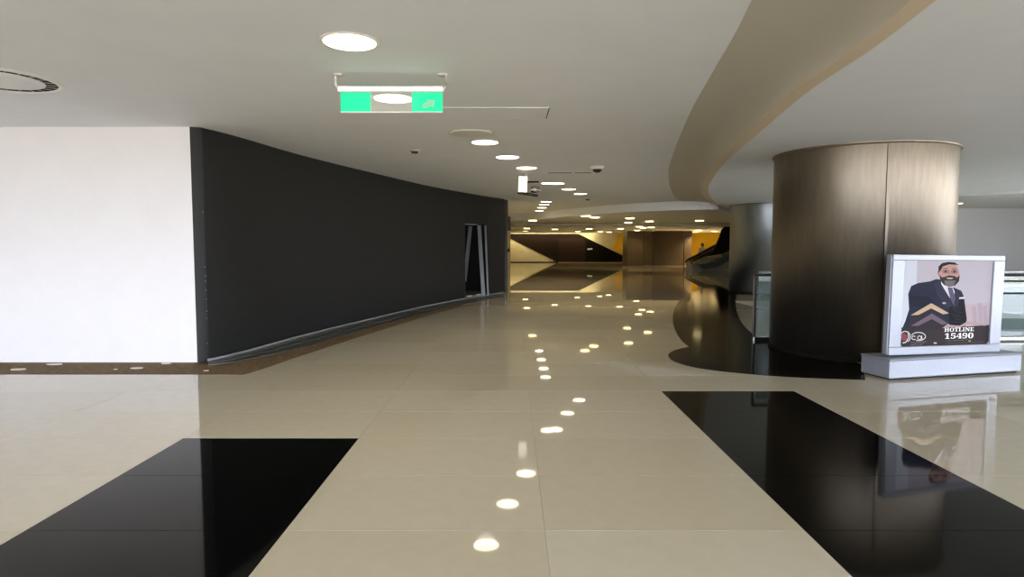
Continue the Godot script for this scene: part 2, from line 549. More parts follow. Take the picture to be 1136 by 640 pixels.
func build_shell() -> void:
	# the white wall that closes the corridor's left side, and the shell out of view
	wall_box("wall_front_left", "white painted wall beside the black hoarding", Vector3(-16, 0, -8.55), Vector3(-4.2, TOP, -8.34), M.white_wall)
	wall_box("wall_left", "plain wall of the lobby", Vector3(-16.3, 0, -62), Vector3(-16, TOP, 6.3), M.wall_plain)
	wall_box("wall_back", "plain wall beside the glazed shop front", Vector3(-16, 0, 6.0), Vector3(-15, TOP, 6.3), M.wall_plain)
	wall_box("wall_back_lintel", "beam over the glazed shop front", Vector3(-15, 2.85, 6.0), Vector3(20, TOP, 6.3), M.wall_plain)
	wall_box("wall_right_far", "plain wall of the far hall", Vector3(22, -4.5, -62), Vector3(22.3, TOP, -23), M.wall_plain)
	wall_box("wall_right_lintel", "beam over the side glazing", Vector3(20, 2.85, -23), Vector3(20.3, TOP, 6.3), M.wall_plain)
	wall_box("wall_right", "plain wall beside the open well", Vector3(20, -4.5, -23), Vector3(20.3, TOP, -14), M.wall_plain)
	wall_box("wall_sky_blocker", "unseen end wall added to keep sky light out behind the hoarding", Vector3(-16, 0, -62.3), Vector3(-2.5, TOP, -60), M.dark)  # out of view, added to stop sky light leaking in behind the hoarding
	wall_box("wall_gap_blackout", "black sheet added behind the hoarding gap to make it dark", Vector3(-7, 0, -22.1), Vector3(-0.36, TOP, -21.9), M.dark)  # black backing added so the gap in the hoarding looks unlit
	# glazed fronts: the daylight comes in here
	for w in 2:
		var o := struct("window_%d" % (w + 1), "glazed shop front" if w == 0 else "glazed side front")
		var n := 15 if w == 0 else 10
		for k in n:
			var s: float = (35.0 / n) if w == 0 else (20.0 / n)
			var c := Vector3(-15 + s * (k + 0.5), 1.425, 6.1) if w == 0 else Vector3(20.1, 1.425, 6 - s * (k + 0.5))
			var r := Vector3.ZERO if w == 0 else Vector3(0, PI / 2, 0)
			part(o, "pane", block(Vector3(s - 0.06, 2.75, 0.012), 0.0), M.window_glass, c, r)
			part(o, "mullion", block(Vector3(0.06, 2.85, 0.1), 0.004), M.aluminium, c + (Vector3(-s / 2, 0, 0) if w == 0 else Vector3(0, 0, s / 2)), r)

func build_floor() -> void:
	var fl := struct("floor", "polished beige floor tiles with black tile strips")
	var W := 1.42
	var D := 0.83
	var mesh := block(Vector3(W - 0.0022, 0.02, D - 0.0022), 0.0006)
	var rng := RandomNumberGenerator.new()
	rng.seed = 7
	# bed of grout under the tiles, then each tile
	part(fl, "grout_bed", prism(PackedVector2Array([Vector2(-16, 6.3), Vector2(20, 6.3), Vector2(20, -10.5), Vector2(6.2, -10.5), Vector2(6.2, -18), Vector2(20, -18), Vector2(22, -23), Vector2(22, -62), Vector2(-16, -62)]), -0.3, -0.0025), M.grout)
	var first := 5.01 - 4 * D
	for r in 15:
		var zc := -(first + (r + 0.5) * D)
		var far_end := first + (r + 1) * D
		for c in range(-8, 9):
			var xc := 0.18 + (c + 0.5) * W
			if absf(xc) > -zc * 0.84 + 1.6: continue
			if xc > 6.0 and zc < -10.0: continue
			if xc < -4.6 and zc < -8.8: continue
			var m: Material = M["tile%d" % rng.randi_range(0, 2)]
			if c == -2 and far_end < 5.1: m = M.black_tile
			if c == 1 and far_end < 6.75: m = M.black_tile
			part(fl, "tile", mesh, m, Vector3(xc, -0.010 + rng.randf_range(-0.00015, 0.00015), zc), Vector3(rng.randf_range(-0.00018, 0.00018), 0, rng.randf_range(-0.00018, 0.00018)))
	# beyond the tiles that can be told apart
	var zf := -(first + 15 * D)
	part(fl, "far_paving", prism(PackedVector2Array([Vector2(-16, zf), Vector2(6.2, zf), Vector2(6.2, -18), Vector2(20, -18), Vector2(22, -23), Vector2(22, -62), Vector2(-16, -62)]), -0.02, -0.0002), M.far_tile)
	part(fl, "near_paving", prism(PackedVector2Array([Vector2(-16, 6.0), Vector2(20, 6.0), Vector2(20, -first + 0.001), Vector2(-16, -first + 0.001)]), -0.02, 0.0), M.tile1)
	part(fl, "side_paving", prism(PackedVector2Array([Vector2(0.18 + 8 * W, -first), Vector2(20, -first), Vector2(20, -10.5), Vector2(0.18 + 8 * W, -10.5)]), -0.02, -0.0003), M.tile1)
	# black granite shapes inlaid round the columns
	var g1 := smooth_line(plan([[772, 383], [750, 388], [741.5, 393.5], [748, 401], [775, 408.5], [830, 415], [890, 419], [960, 421.5]]), 5)
	g1.append(Vector2(4.6, -8.2)); g1.append(Vector2(4.6, -10.4)); g1.append(Vector2(3.6, -10.4))
	part(fl, "granite_inlay", prism(g1, -0.012, 0.0012), M.granite)
	var g2 := smooth_line(plan([[778, 390], [762, 383], [751, 370], [746.5, 355], [749, 341], [757, 331], [772, 322], [795, 316]]), 5)
	g2.append_array(smooth_line(plan([[818, 326], [816, 335], [819, 350], [826, 362], [842, 376], [856, 386]]), 5))
	part(fl, "granite_inlay", prism(g2, -0.012, 0.0006), M.granite)
	# brown marble border that follows the walls
	var outer := PackedVector2Array([Vector2(-12.0, at_y(0, 415.5, 0).z), xz(at_y(246, 415.5, 0))])
	outer.append_array(smooth_line(plan([[262, 415.6], [272, 415.2], [303, 405.5], [340, 392.8], [411.6, 369.8], [480, 349], [530, 336.2]]), 4))
	var inner := PackedVector2Array([xz(at_y(530, 336, 0)), xz(at_y(411, 354, 0)), xz(at_y(340, 371, 0)), Vector2(-4.2, -8.34), Vector2(-12, -8.34)])
	var border := outer.duplicate()
	border.append_array(inner)
	part(fl, "marble_border", prism(border, -0.012, 0.0012), M.brown_marble)
	# pale flat chips on the border
	for c in [[20, 410, 18], [60, 404.5, 20], [128, 410, 5], [152, 408.5, 16], [184, 403.5, 12], [229, 411.5, 7]]:
		var p := at_y(c[0], c[1], 0)
		var w: float = c[2] / FOCAL * -p.z
		var o := thing("pale_chip", "pale flat flake lying on the brown marble border by the white wall", "flake", Vector3(p.x, 0.0012, p.z), "pale flakes on the marble border")
		var poly := PackedVector2Array()
		for k in 9:
			var t := TAU * k / 9
			poly.append(Vector2(cos(t) * w * rng.randf_range(0.4, 0.55), sin(t) * w * rng.randf_range(0.18, 0.3)))
		part(o, "flake", prism(poly, 0.0, 0.008), M.plaster)

func build_ceilings() -> void:
	var ce := struct("ceiling", "pale grey plaster ceiling of the corridor")
	part(ce, "surface", block(Vector3(38.6, 0.25, 68.6), 0.0), M.ceiling, Vector3(3.15, TOP + 0.125, -28))
	# low soffit over the columns, its rounded edge and beige rim
	var pa := lead_in(plan([[834, 0], [815, 38], [788, 84.5], [763, 130.5], [746, 173], [741.5, 192], [744, 210], [752, 221], [765, 228]], TOP))
	var pb := lead_in(plan([[1011, 0], [945.6, 54], [876.6, 103.7], [826.7, 150], [798, 177], [783, 198], [779.5, 211], [786, 222], [803, 233]], SOFFIT))
	var a := smooth_line(pa, 8)
	var b := smooth_line(pb, 8)
	var c := offset_line(b, 0.13)
	if c[10].x < b[10].x: c = offset_line(b, -0.13)
	var so := struct("ceiling_soffit", "lower white ceiling over the steel columns with a rounded brown edge")
	var st := start(true)
	var N := 12
	for i in a.size() - 1:
		for k in N:
			var q := []
			for e in [[i, k], [i + 1, k], [i + 1, k + 1], [i, k + 1]]:
				var t: float = e[1] * PI / 2 / N
				var p := a[e[0]].lerp(b[e[0]], sin(t))
				q.append(Vector3(p.x, TOP - (TOP - SOFFIT) * (1 - cos(t)), p.y))
			quad(st, q[0], q[1], q[2], q[3], Vector3(-0.5, -1, 0.3))
	part(so, "cove", done(st), M.cove)
	var rim := b.duplicate()
	rim.append_array(reversed_line(c))
	part(so, "rim", prism(rim, SOFFIT - 0.006, TOP), M.rim)
	var poly := c.duplicate()
	poly.append(Vector2(10, -23.3)); poly.append(Vector2(20, -23.3)); poly.append(Vector2(20, 6))
	# a long open trough runs through the soffit beside the near column, up to the plaster above
	var s0 := xz(at_y(1059, 216.4, SOFFIT))
	var s1 := xz(at_y(1140, 212.6, SOFFIT))
	var along := (s1 - s0).normalized()
	var across := Vector2(-along.y, along.x)
	var trough := PackedVector2Array([s0 + across * 0.42, s0 + along * 30 + across * 0.3, s0 + along * 30 - across * 0.3, s0 - across * 0.42])
	for piece in Geometry2D.clip_polygons(poly, trough):
		part(so, "surface", prism(piece, SOFFIT, TOP), M.soffit)
	# lower ceiling of the hall at the end
	var edge := smooth_line([Vector2(-2.5, -32), Vector2(0.4, -30.5), Vector2(2.2, -27), Vector2(4.4, -23.2), Vector2(6.8, -21.8), Vector2(8.2, -23.4), Vector2(10, -23.5)], 5)
	var fp := edge.duplicate()
	fp.append(Vector2(22, -23.5)); fp.append(Vector2(22, -62)); fp.append(Vector2(-2.5, -62))
	var fc := struct("ceiling_far", "low warm-lit ceiling of the hall at the end")
	part(fc, "surface", prism(fp, FAR_TOP, TOP), M.ceiling)
	part(fc, "beam", block(Vector3(24, 0.07, 1.6), 0.01), M.ceiling, Vector3(10, FAR_TOP - 0.035, -36.8))
	part(fc, "beam", block(Vector3(24, 0.05, 1.0), 0.01), M.ceiling, Vector3(10, FAR_TOP - 0.025, -50))

var wall_line: PackedVector2Array
func build_hoarding() -> void:
	wall_line = PackedVector2Array([Vector2(-4.2, -8.34)])
	wall_line.append_array(smooth_line(plan([[231, 401.4], [267, 392.6], [340, 371.6], [411.6, 354.0], [480, 338.2], [530, 329.2], [560, 324.6]]), 8))
	var hw := struct("wall_hoarding", "tall matte black curved hoarding closing off a shop")
	# the gap in the hoarding lies between two columns of the photograph
	var g0 := 516.0
	var g1 := 541.0
	var st := start(true)
	var hd := start(true)
	var rt := start(true)
	for i in wall_line.size() - 1:
		var p := wall_line[i]
		var q := wall_line[i + 1]
		var sp := 568.0 + FOCAL * p.x / -p.y
		var sq := 568.0 + FOCAL * q.x / -q.y
		var n := Vector3(-(q - p).y, 0, (q - p).x)
		if n.x < 0: n = -n
		for piece in 3:
			var lo := -1e9 if piece == 0 else (g0 if piece == 1 else g1)
			var hi := g0 if piece == 0 else (g1 if piece == 1 else 1e9)
			var t0 := clampf((lo - sp) / (sq - sp), 0, 1)
			var t1 := clampf((hi - sp) / (sq - sp), 0, 1)
			if t1 - t0 < 1e-4: continue
			var u := p.lerp(q, t0)
			var v := p.lerp(q, t1)
			var y0 := 2.22 if piece == 1 else 0.0
			var s: SurfaceTool = [st, hd, rt][piece]
			quad(s, Vector3(u.x, y0, u.y), Vector3(v.x, y0, v.y), Vector3(v.x, TOP, v.y), Vector3(u.x, TOP, u.y), n)
			var nn := n.normalized() * 0.06
			quad(s, Vector3(u.x, y0, u.y) - nn, Vector3(v.x, y0, v.y) - nn, Vector3(v.x, TOP, v.y) - nn, Vector3(u.x, TOP, u.y) - nn, -n)
			if piece == 1:
				quad(s, Vector3(u.x, y0, u.y), Vector3(v.x, y0, v.y), Vector3(v.x, y0, v.y) - nn, Vector3(u.x, y0, u.y) - nn, Vector3.DOWN)
	part(hw, "panel", done(st), M.hoarding)
	part(hw, "header_panel", done(hd), M.hoarding)
	part(hw, "panel", done(rt), M.hoarding)
	# screw heads along its near edge
	var screw := lathe([Vector2(0.008, 0), Vector2(0.007, 0.003), Vector2(0.001, 0.004)], 10)
	for s in [[224, 235], [226, 296], [227, 306], [227, 312], [228, 322], [228, 332], [229, 345], [229, 353], [229, 381]]:
		var f0 := wall_line[0]
		var f1 := wall_line[1]
		var t := clampf((at_d(s[0], s[1], 8.36).x - f0.x) / (f1.x - f0.x), 0, 1)
		var w := f0.lerp(f1, t)
		part(hw, "screw_head", screw, M.stud, Vector3(w.x, at_d(s[0], s[1], -w.y).y, w.y - 0.001), Vector3(PI / 2, 0, 0))
	# steel sill at its foot: three stepped strips
	var base := smooth_line(plan([[231, 401.8], [267, 393], [340, 372], [411.6, 354.4], [480, 338.5], [530, 329.5], [558, 325.3]]), 6)
	var outer := smooth_line(plan([[231, 405.5], [267, 400.5], [340, 384.5], [411.6, 363.8], [480, 346], [530, 334.5], [558, 329.5]]), 6)
	var sill := struct("trim_1", "grey steel sill strips along the foot of the black hoarding")
	for k in 3:
		var strip := PackedVector2Array()
		var back := PackedVector2Array()
		for i in base.size():
			strip.append(base[i].lerp(outer[i], k / 3.0 + (0.0 if k == 0 else 0.02)))
			back.append(base[i].lerp(outer[i], (k + 1) / 3.0))
		back.reverse()
		strip.append_array(back)
		part(sill, "sill_strip", prism(strip, 0.0, 0.03 - k * 0.009), M.sill_steel)
	var highlight_bead := []
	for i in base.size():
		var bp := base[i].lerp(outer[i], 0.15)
		highlight_bead.append(Vector3(bp.x, 0.036, bp.y))
	part(sill, "edge_bead", tube(highlight_bead, 0.02, 8), M.aluminium)  # pale bead added to draw the bright highlight line along the sill
	# loose metal studs standing in the gap
	var d := 19.6
	var studs := [[[522, 251], [515.5, 312], 0.10, "bent steel stud leaning outwards in the hoarding gap"], [[531.5, 250], [536.5, 325], 0.11, "wide steel stud upright in the middle of the hoarding gap"], [[538.5, 250], [541.5, 327.5], 0.05, "thin bright steel stud at the right jamb of the hoarding gap"]]
	for s in studs:
		var a := at_d(s[0][0], s[0][1], d)
		var b := at_d(s[1][0], s[1][1], d - 0.35)
		if s[1][1] > 320: b.y = 0.031
		var o := thing("steel_stud", s[3], "stud", Vector3(b.x, b.y, b.z), "loose steel studs in the hoarding gap")
		part(o, "web", bar(Vector3.ZERO, a - b, s[2], 0.008), M.stud)
		for e in [-1.0, 1.0]:
			part(o, "flange", bar(Vector3(e * s[2] / 2, 0, 0.02), a - b + Vector3(e * s[2] / 2, 0, 0.02), 0.008, 0.045), M.stud)
	var a2 := at_d(513.5, 248.0, d + 0.1)
	var b2 := at_d(530, 248.0, d + 0.1)
	var br := thing("torn_top_track", "short torn piece of steel track at the top of the hoarding gap", "track", a2)
	part(br, "track", bar(Vector3.ZERO, b2 - a2, 0.09, 0.05, 0.004), M.stud)
	part(br, "torn_tab", bar(Vector3.ZERO, at_d(513, 259, d - 0.2) - a2, 0.05, 0.01), M.stud)
	var rng := RandomNumberGenerator.new()
	rng.seed = 4
	for k in 7:
		var p := at_y(505 + k * 5, 331.5 - k * 0.75, 0.03)
		var o := thing("rubble_piece", "small grey scrap of broken board on the sill below the hoarding gap", "rubble", Vector3(p.x, 0.03, p.z), "scraps on the sill of the hoarding gap")
		part(o, "scrap", bar(Vector3(-0.1, 0.01, 0), Vector3(0.1, 0.02 + rng.randf() * 0.03, rng.randf_range(-0.08, 0.08)), 0.04, 0.05, 0.01), M.plaster if k % 2 else M.stud)
	# the trim where the hoarding ends and the beige side wall beyond
	var tr := struct("trim_2", "brown metal edge trim where the black hoarding ends")
	part(tr, "upright", block(Vector3(0.16, TOP, 0.3), 0.01), M.bronze, Vector3(-0.22, TOP / 2, -21.5))
	part(tr, "bracket", block(Vector3(0.14, 0.5, 0.2), 0.02), M.bronze, Vector3(-0.12, 2.35, -22.6))
	part(tr, "bracket", block(Vector3(0.08, 0.12, 0.15), 0.02), M.far_dark, Vector3(-0.12, 1.4, -22.6))
	wall_box("wall_left_far", "beige side wall beyond the black hoarding", Vector3(-2.5, 0, -60), Vector3(-0.16, FAR_TOP + 0.3, -22.2), M.beige)

func flat(list: Array, d: float) -> PackedVector2Array:
	var out := PackedVector2Array()
	for p in list:
		var v := at_d(p[0], p[1], d)
		out.append(Vector2(v.x, v.y))
	return out

func build_far_end() -> void:
	var d := 60.0
	var w := struct("wall_far", "beige end wall with a large slanting dark panel and a yellow wedge")
	part(w, "surface", block(Vector3(26, TOP, 0.3), 0.0), M.beige, Vector3(10, TOP / 2, -d - 0.15))
	var f := func(called: String, pts: Array, m: Material, out: float) -> void:
		part(w, called, slab_xy(flat(pts, d), -d, -d + out), m)
	f.call("dark_panel", [[566, 259.5], [642, 259.5], [650, 263.5], [650, 291.2], [619, 291.2], [566, 264.5]], M.far_dark, 0.05)
	f.call("dark_panel", [[650, 263.5], [696, 286], [696, 291.2], [650, 291.2]], M.far_black, 0.06)
	f.call("door", [[620, 264.5], [649, 264.5], [649, 291.2], [620, 291.2]], M.far_door, 0.09)
	f.call("yellow_wedge", [[679.5, 275.5], [688, 257.5], [698, 257.5], [698, 286]], M.yellow, 0.07)
	f.call("skirting", [[566, 290.3], [619, 290.3], [619, 291.3], [566, 291.3]], M.far_black, 0.08)
	f.call("skirting", [[619, 290.5], [700, 290.5], [700, 291.3], [619, 291.3]], M.brown_marble, 0.12)
	f.call("yellow_panel", [[764, 258.5], [830, 258.5], [830, 291.2], [764, 291.2]], M.yellow, 0.05)
	f.call("small_sign", [[651.5, 275.6], [657, 275.2], [657, 276.8], [651.5, 277.2]], M.white_metal, 0.1)
	# light strip in the ceiling that washes the end wall
	var wa := at_d(567, 257.6, 59.3)
	var wb := at_d(662, 257.6, 59.3)
	var ws := thing("wall_washer_strip", "long thin light strip along the ceiling above the slanting dark panel", "light strip", Vector3((wa.x + wb.x) / 2, FAR_TOP, -59.3))
	part(ws, "channel", block(Vector3(wb.x - wa.x, 0.02, 0.14), 0.004), M.white_metal, Vector3(0, -0.01, 0))
	part(ws, "lit_diffuser", block(Vector3(wb.x - wa.x - 0.1, 0.02, 0.1), 0.003), glow(Color(1.0, 0.93, 0.72), 1.2), Vector3(0, -0.027, 0))
	var al := AreaLight3D.new()
	al.name = "strip_glow"
	al.area_size = Vector2(wb.x - wa.x - 0.1, 0.1)
	al.light_color = Color(1.0, 0.95, 0.8)
	al.light_energy = 11.5
	al.area_normalize_energy = true
	al.area_range = 40.0
	al.shadow_enabled = true
	ws.add_child(al, true)
	al.position = Vector3(0, -0.056, 0)
	al.rotation = Vector3(-PI / 2 + 0.6, 0, 0)
	# wide clad pillar in front of it
	var p := struct("wall_pillar", "wide brown clad pillar block in the far hall")
	var pd := 50.0
	var q := func(called: String, x0: float, x1: float, dd: float, m: Material, thick: float) -> void:
		var a := at_d(x0, 273, dd).x
		var b := at_d(x1, 273, dd).x
		part(p, called, block(Vector3(b - a, FAR_TOP, thick), 0.02), m, Vector3((a + b) / 2, FAR_TOP / 2, -dd - thick / 2))
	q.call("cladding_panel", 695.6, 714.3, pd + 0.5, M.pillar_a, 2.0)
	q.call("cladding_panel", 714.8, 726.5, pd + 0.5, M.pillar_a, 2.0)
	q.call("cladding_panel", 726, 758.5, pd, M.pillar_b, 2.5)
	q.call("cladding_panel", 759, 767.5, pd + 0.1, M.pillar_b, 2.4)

func build_columns() -> void:
	var info := [[Vector3(5.16, 0, -9.42), 1.195, "wide brushed steel column behind the framed poster stand"], [Vector3(8.6, 0, -21.0), 1.3, "round steel column standing farther back beside the escalator"]]
	for k in 2:
		var o := thing("steel_column", info[k][2], "column", info[k][0], "round steel columns")
		var r: float = info[k][1]
		part(o, "core", lathe([Vector2(r - 0.03, 0.0), Vector2(r - 0.03, SOFFIT)], 64), M.slot)
		for s in 4:
			var a := deg_to_rad(-14.5 + 90 * s) + 0.005 / r
			var b := deg_to_rad(-14.5 + 90 * (s + 1)) - 0.005 / r
			part(o, "cladding_panel", lathe([Vector2(r - 0.03, 0.045), Vector2(r, 0.05), Vector2(r, SOFFIT)], 40, a, b), M.daylit_steel if k else M.column_steel)
		part(o, "base_ring", lathe([Vector2(r + 0.02, 0.0), Vector2(r + 0.02, 0.035), Vector2(r - 0.01, 0.045)], 64), M.far_black)
		part(o, "top_collar", lathe([Vector2(r, SOFFIT - 0.03), Vector2(r + 0.025, SOFFIT - 0.028), Vector2(r + 0.025, SOFFIT)], 64), M.column_steel)

func text(parent: Node3D, called: String, s: String, width: float, height: float, at: Vector3, m: Material, serif := true) -> void:
	var tm := TextMesh.new()
	var font := SystemFont.new()
	font.font_names = PackedStringArray(["Droid Serif" if serif else "Droid Sans"])
	font.font_weight = 700
	tm.font = font
	tm.text = s
	tm.font_size = 64
	tm.pixel_size = 0.001
	tm.depth = 0.002
	tm.curve_step = 1.0
	var box := tm.get_aabb()
	var o := part(parent, called, tm, m, at)
	o.scale = Vector3(width / maxf(box.size.x, 0.001), height / maxf(box.size.y, 0.001), 0.5)
	o.position = at - Vector3(box.get_center().x * o.scale.x, box.get_center().y * o.scale.y, 0)

func build_light_box() -> void:
	var a := at_y(987, 422.5, 0)
	var b := at_y(1133, 413.5, 0)
	var dirx := (b - a).normalized()
	var yaw := atan2(-dirx.z, dirx.x)
	var L := a.distance_to(b)
	var back := dirx.cross(Vector3.UP)   # points away from the viewer?
	if back.z > 0: back = -back
	var o := thing("poster_plinth", "low grey metal plinth carrying the framed poster", "plinth", (a + b) / 2.0)
	o.rotation.y = yaw
	var dep := 0.44
	var hgt := 0.235
	part(o, "body", block(Vector3(L, hgt - 0.02, dep), 0.012), M.aluminium, Vector3(0, (hgt - 0.02) / 2 + 0.02, -dep / 2))
	part(o, "foot_rail", block(Vector3(L - 0.08, 0.02, dep - 0.06), 0.0), M.dark, Vector3(0, 0.01, -dep / 2))
	part(o, "top_plate", block(Vector3(L + 0.012, 0.012, dep + 0.012), 0.004), M.aluminium, Vector3(0, hgt + 0.006, -dep / 2))
	# the frame stands on the plinth, leaning a little to one side
	var y0 := hgt + 0.012
	var fb := Transform3D(Basis(Vector3.UP, yaw), (a + b) / 2.0)
	var dz := -0.14
	var loc := func(px: float, py: float) -> Vector3:
		# where the line of sight meets the frame's plane
		var r := ray(px, py)
		var n := fb.basis.z
		var p0: Vector3 = fb * Vector3(0, 0, dz)
		var t := n.dot(p0 - Vector3(0, EYE, 0)) / n.dot(r)
		return fb.affine_inverse() * (Vector3(0, EYE, 0) + r * t)
	var tl: Vector3 = loc.call(988, 284)
	var tr: Vector3 = loc.call(1119.5, 284)
	var bl: Vector3 = loc.call(978, 395)
	var br: Vector3 = loc.call(1103, 390)
	var wid := (tl.distance_to(tr) + bl.distance_to(br)) / 2.0
	var hei := (tl.y + tr.y) / 2.0 - y0
	var cx := (bl.x + br.x) / 2.0
	var shift := ((tl.x + tr.x) / 2.0 - cx)
	var f := thing("framed_poster", "silver framed advertising poster of a suited bearded man on a low plinth", "poster", fb * Vector3(cx, y0, dz))
	f.rotation = Vector3(0, yaw, -0.012)
	var e := 0.13
	var es := 0.165
	var th := 0.085
	wid *= 0.965
	f.position += fb.basis.x * (shift * 0.4 + 0.035) + Vector3(0, 0.5 * wid * sin(0.012) + 0.002, 0)
	part(f, "back_box", block(Vector3(wid, hei, th), 0.01), M.aluminium, Vector3(0, hei / 2, -th / 2 - 0.012))
	part(f, "frame_rail", block(Vector3(wid, e * 0.5, 0.03), 0.006), M.aluminium, Vector3(0, hei - e * 0.25, 0))
	part(f, "frame_rail", block(Vector3(wid, e * 0.75, 0.03), 0.006), M.aluminium, Vector3(0, e * 0.375, 0))
	for s in [-1.0, 1.0]:
		part(f, "frame_stile", block(Vector3(es, hei - e * 1.25, 0.03), 0.006), M.aluminium, Vector3(s * (wid - es) / 2, hei / 2 + e * 0.125, 0))
	var pw := wid - 2 * es + 0.01
	var ph := hei - e * 1.25 + 0.01
	var py := hei / 2 + e * 0.125
	var pm := mat(c8(208, 208, 208), 0.6, 0.0, 0.2)
	pm.albedo_texture = poster_print()
	var quadm := QuadMesh.new()
	quadm.size = Vector2(pw, ph)
	var pr := part(f, "poster_print", quadm, pm, Vector3(0, py, -0.008))
	pr.set_meta("label", "printed poster of a smiling bearded man in a dark suit")
	part(f, "poster_backing", block(Vector3(pw, ph, 0.004), 0.0), M.white_metal, Vector3(0, py, -0.0105))
	var spot := func(px: float, ypx: float) -> Vector3:
		var q: Vector2 = pp([[px, ypx]])[0]
		return Vector3((q.x / 640.0 - 0.5) * pw, py + (0.5 - q.y / 560.0) * ph, -0.0065)
	var k := pw / 105.5
	var kv := ph / 97.0
	text(pr, "lettering", "HOTLINE", 35 * k, 4.4 * kv, spot.call(1061, 368.2) - pr.position, M.white_metal)
	text(pr, "lettering", "15490", 34 * k, 6.6 * kv, spot.call(1060.5, 375.4) - pr.position, M.white_metal)
	for c in [[-1, 1], [1, 1], [-1, -1], [1, -1]]:
		part(f, "corner_clip", block(Vector3(0.03, 0.03, 0.006), 0.002), M.aluminium, Vector3(c[0] * (pw / 2 - 0.012), py + c[1] * (ph / 2 - 0.012), -0.004), Vector3(0, 0, PI / 4))

func railing(called: String, label: String, x0: float, x1: float, z: float, y: float, posts: int, rails: Array) -> void:
	var o := thing(called, label, "railing", Vector3(x0, y, z))
	var L := x1 - x0
	part(o, "handrail", tube([Vector3(0, 1.08, 0), Vector3(L, 1.08, 0)], 0.024, 12), M.black_plastic)
	for r in rails:
		part(o, "rail", tube([Vector3(0, r, 0.03), Vector3(L, r, 0.03)], 0.016, 10), M.black_plastic)
	for k in posts:
		var x := L * (0.02 + 0.96 * k / maxf(posts - 1, 1))
		part(o, "post", block(Vector3(0.05, 1.06, 0.03), 0.004), M.chrome, Vector3(x, 0.53, 0))
	for k in maxi(posts - 1, 1):
		var s := L * 0.96 / maxf(posts - 1, 1)
		part(o, "glass_panel", block(Vector3(s - 0.09, 0.9, 0.012), 0.002), M.tint_glass, Vector3(L * 0.02 + s * (k + 0.5), 0.52, 0))
	part(o, "base_channel", block(Vector3(L, 0.06, 0.08), 0.006), M.chrome, Vector3(L / 2, 0.03, 0))

func build_void() -> void:
	# the open well on the right, with the storey below
	wall_box("wall_right_end", "pale grey wall across the open well", Vector3(10, -4.5, -23.3), Vector3(22, SOFFIT, -23), M.shop_white)
	wall_box("floor_lower", "floor of the storey below in the open well", Vector3(6, -4.7, -23), Vector3(22, -4.5, -10), M.lower_floor)
	wall_box("wall_well", "side of the open well under the floor", Vector3(6, -4.5, -18), Vector3(6.2, -0.3, -10.3), M.wall_plain)
	wall_box("wall_well_front", "front side of the open well under the floor", Vector3(6, -4.5, -10.4), Vector3(20, -0.3, -10.2), M.wall_plain)
	railing("glass_railing", "dark-railed glass balustrade between the two steel columns", 3.97, 4.36, -10.3, 0.001, 2, [])
	railing("glass_railing", "black-railed glass balustrade beside the poster stand along the open well", 6.2, 14.0, -10.3, 0.0, 4, [0.98, 0.78])
	var br := thing("well_bridge", "white edged bridge crossing the open well behind the balustrade", "bridge", Vector3(13, -0.2, -15.2))
	part(br, "deck", block(Vector3(14, 0.16, 1.4), 0.01), M.shop_white, Vector3(0, 0.08, -0.7))
	part(br, "underside", block(Vector3(14, 0.3, 1.0), 0.01), M.far_black, Vector3(0, -0.15, -0.8))
	part(br, "glass_panel", block(Vector3(14, 0.95, 0.015), 0.0), M.glass, Vector3(0, 0.63, -0.1))
	part(br, "handrail", tube([Vector3(-7, 1.12, -0.1), Vector3(7, 1.12, -0.1)], 0.03), M.chrome)

func build_lamps() -> void:
	var rows := [
		["round downlight in the near row that leads past the exit sign", "downlights of the near row", TOP, 0.2, 1.4, false, [[388, 46, "round downlight in the ceiling just before the exit sign"], [436, 108.5, "round downlight showing through the clear middle of the exit sign"], [538, 157.5, "round downlight right beside the flat round speaker cover"], [563, 174, "round downlight midway between the speaker cover and the hanging box lamp"], [584, 186, "round downlight directly above the hanging box lamp"]]],
		["third round downlight of the short row beyond the hanging box lamp", "downlights beyond the box lamp", TOP, 0.19, 1.2, false, [[609, 203, "round downlight partly hidden behind the hanging box lamp"], [617.5, 203.3, "round downlight next after the one behind the hanging box lamp"], [631, 209.7], [644, 214.8, "last round downlight of the short row, by the tiny grey detector"]]],
		["bright downlight in the close-set line running towards the end hall", "downlights in the close-set line", TOP, 0.19, 1.0, false, [[606, 223.5], [603.7, 226.8], [601.2, 230.2], [598.5, 233.6]]],
		["small warm downlight in the low ceiling of the end hall", "downlights of the end hall", FAR_TOP, 0.2, 1.3, true, [[591, 244], [650, 239], [660, 240.5], [699, 241.5], [697, 246.4], [720.5, 245], [776, 244.2]]],
		["tiny warm downlight near the end wall of the far hall", "downlights by the end wall", FAR_TOP, 0.22, 2.6, true, [[584.5, 253], [583, 255.8], [615.6, 254], [653.5, 253.6], [641, 256.4], [666, 256.8], [676, 257.2], [688.5, 253.4], [709.5, 251], [713.5, 252.4], [722.5, 251.8], [707, 255.2], [726, 255.6], [775, 255.2], [771.5, 257], [793, 256.2]]],
	]
	for r in rows:
		for p in r[6]:
			downlight(at_y(p[0], p[1], r[2]), r[3], r[5], r[4] * (18.0 if p[0] > 770 and r[3] > 0.21 else 1.0), p[2] if p.size() > 2 else r[0], r[1])
	downlight(at_y(1061, 225.5, SOFFIT), 0.17, false, 1.6, "single downlight in the low soffit beside the wide steel column", "")

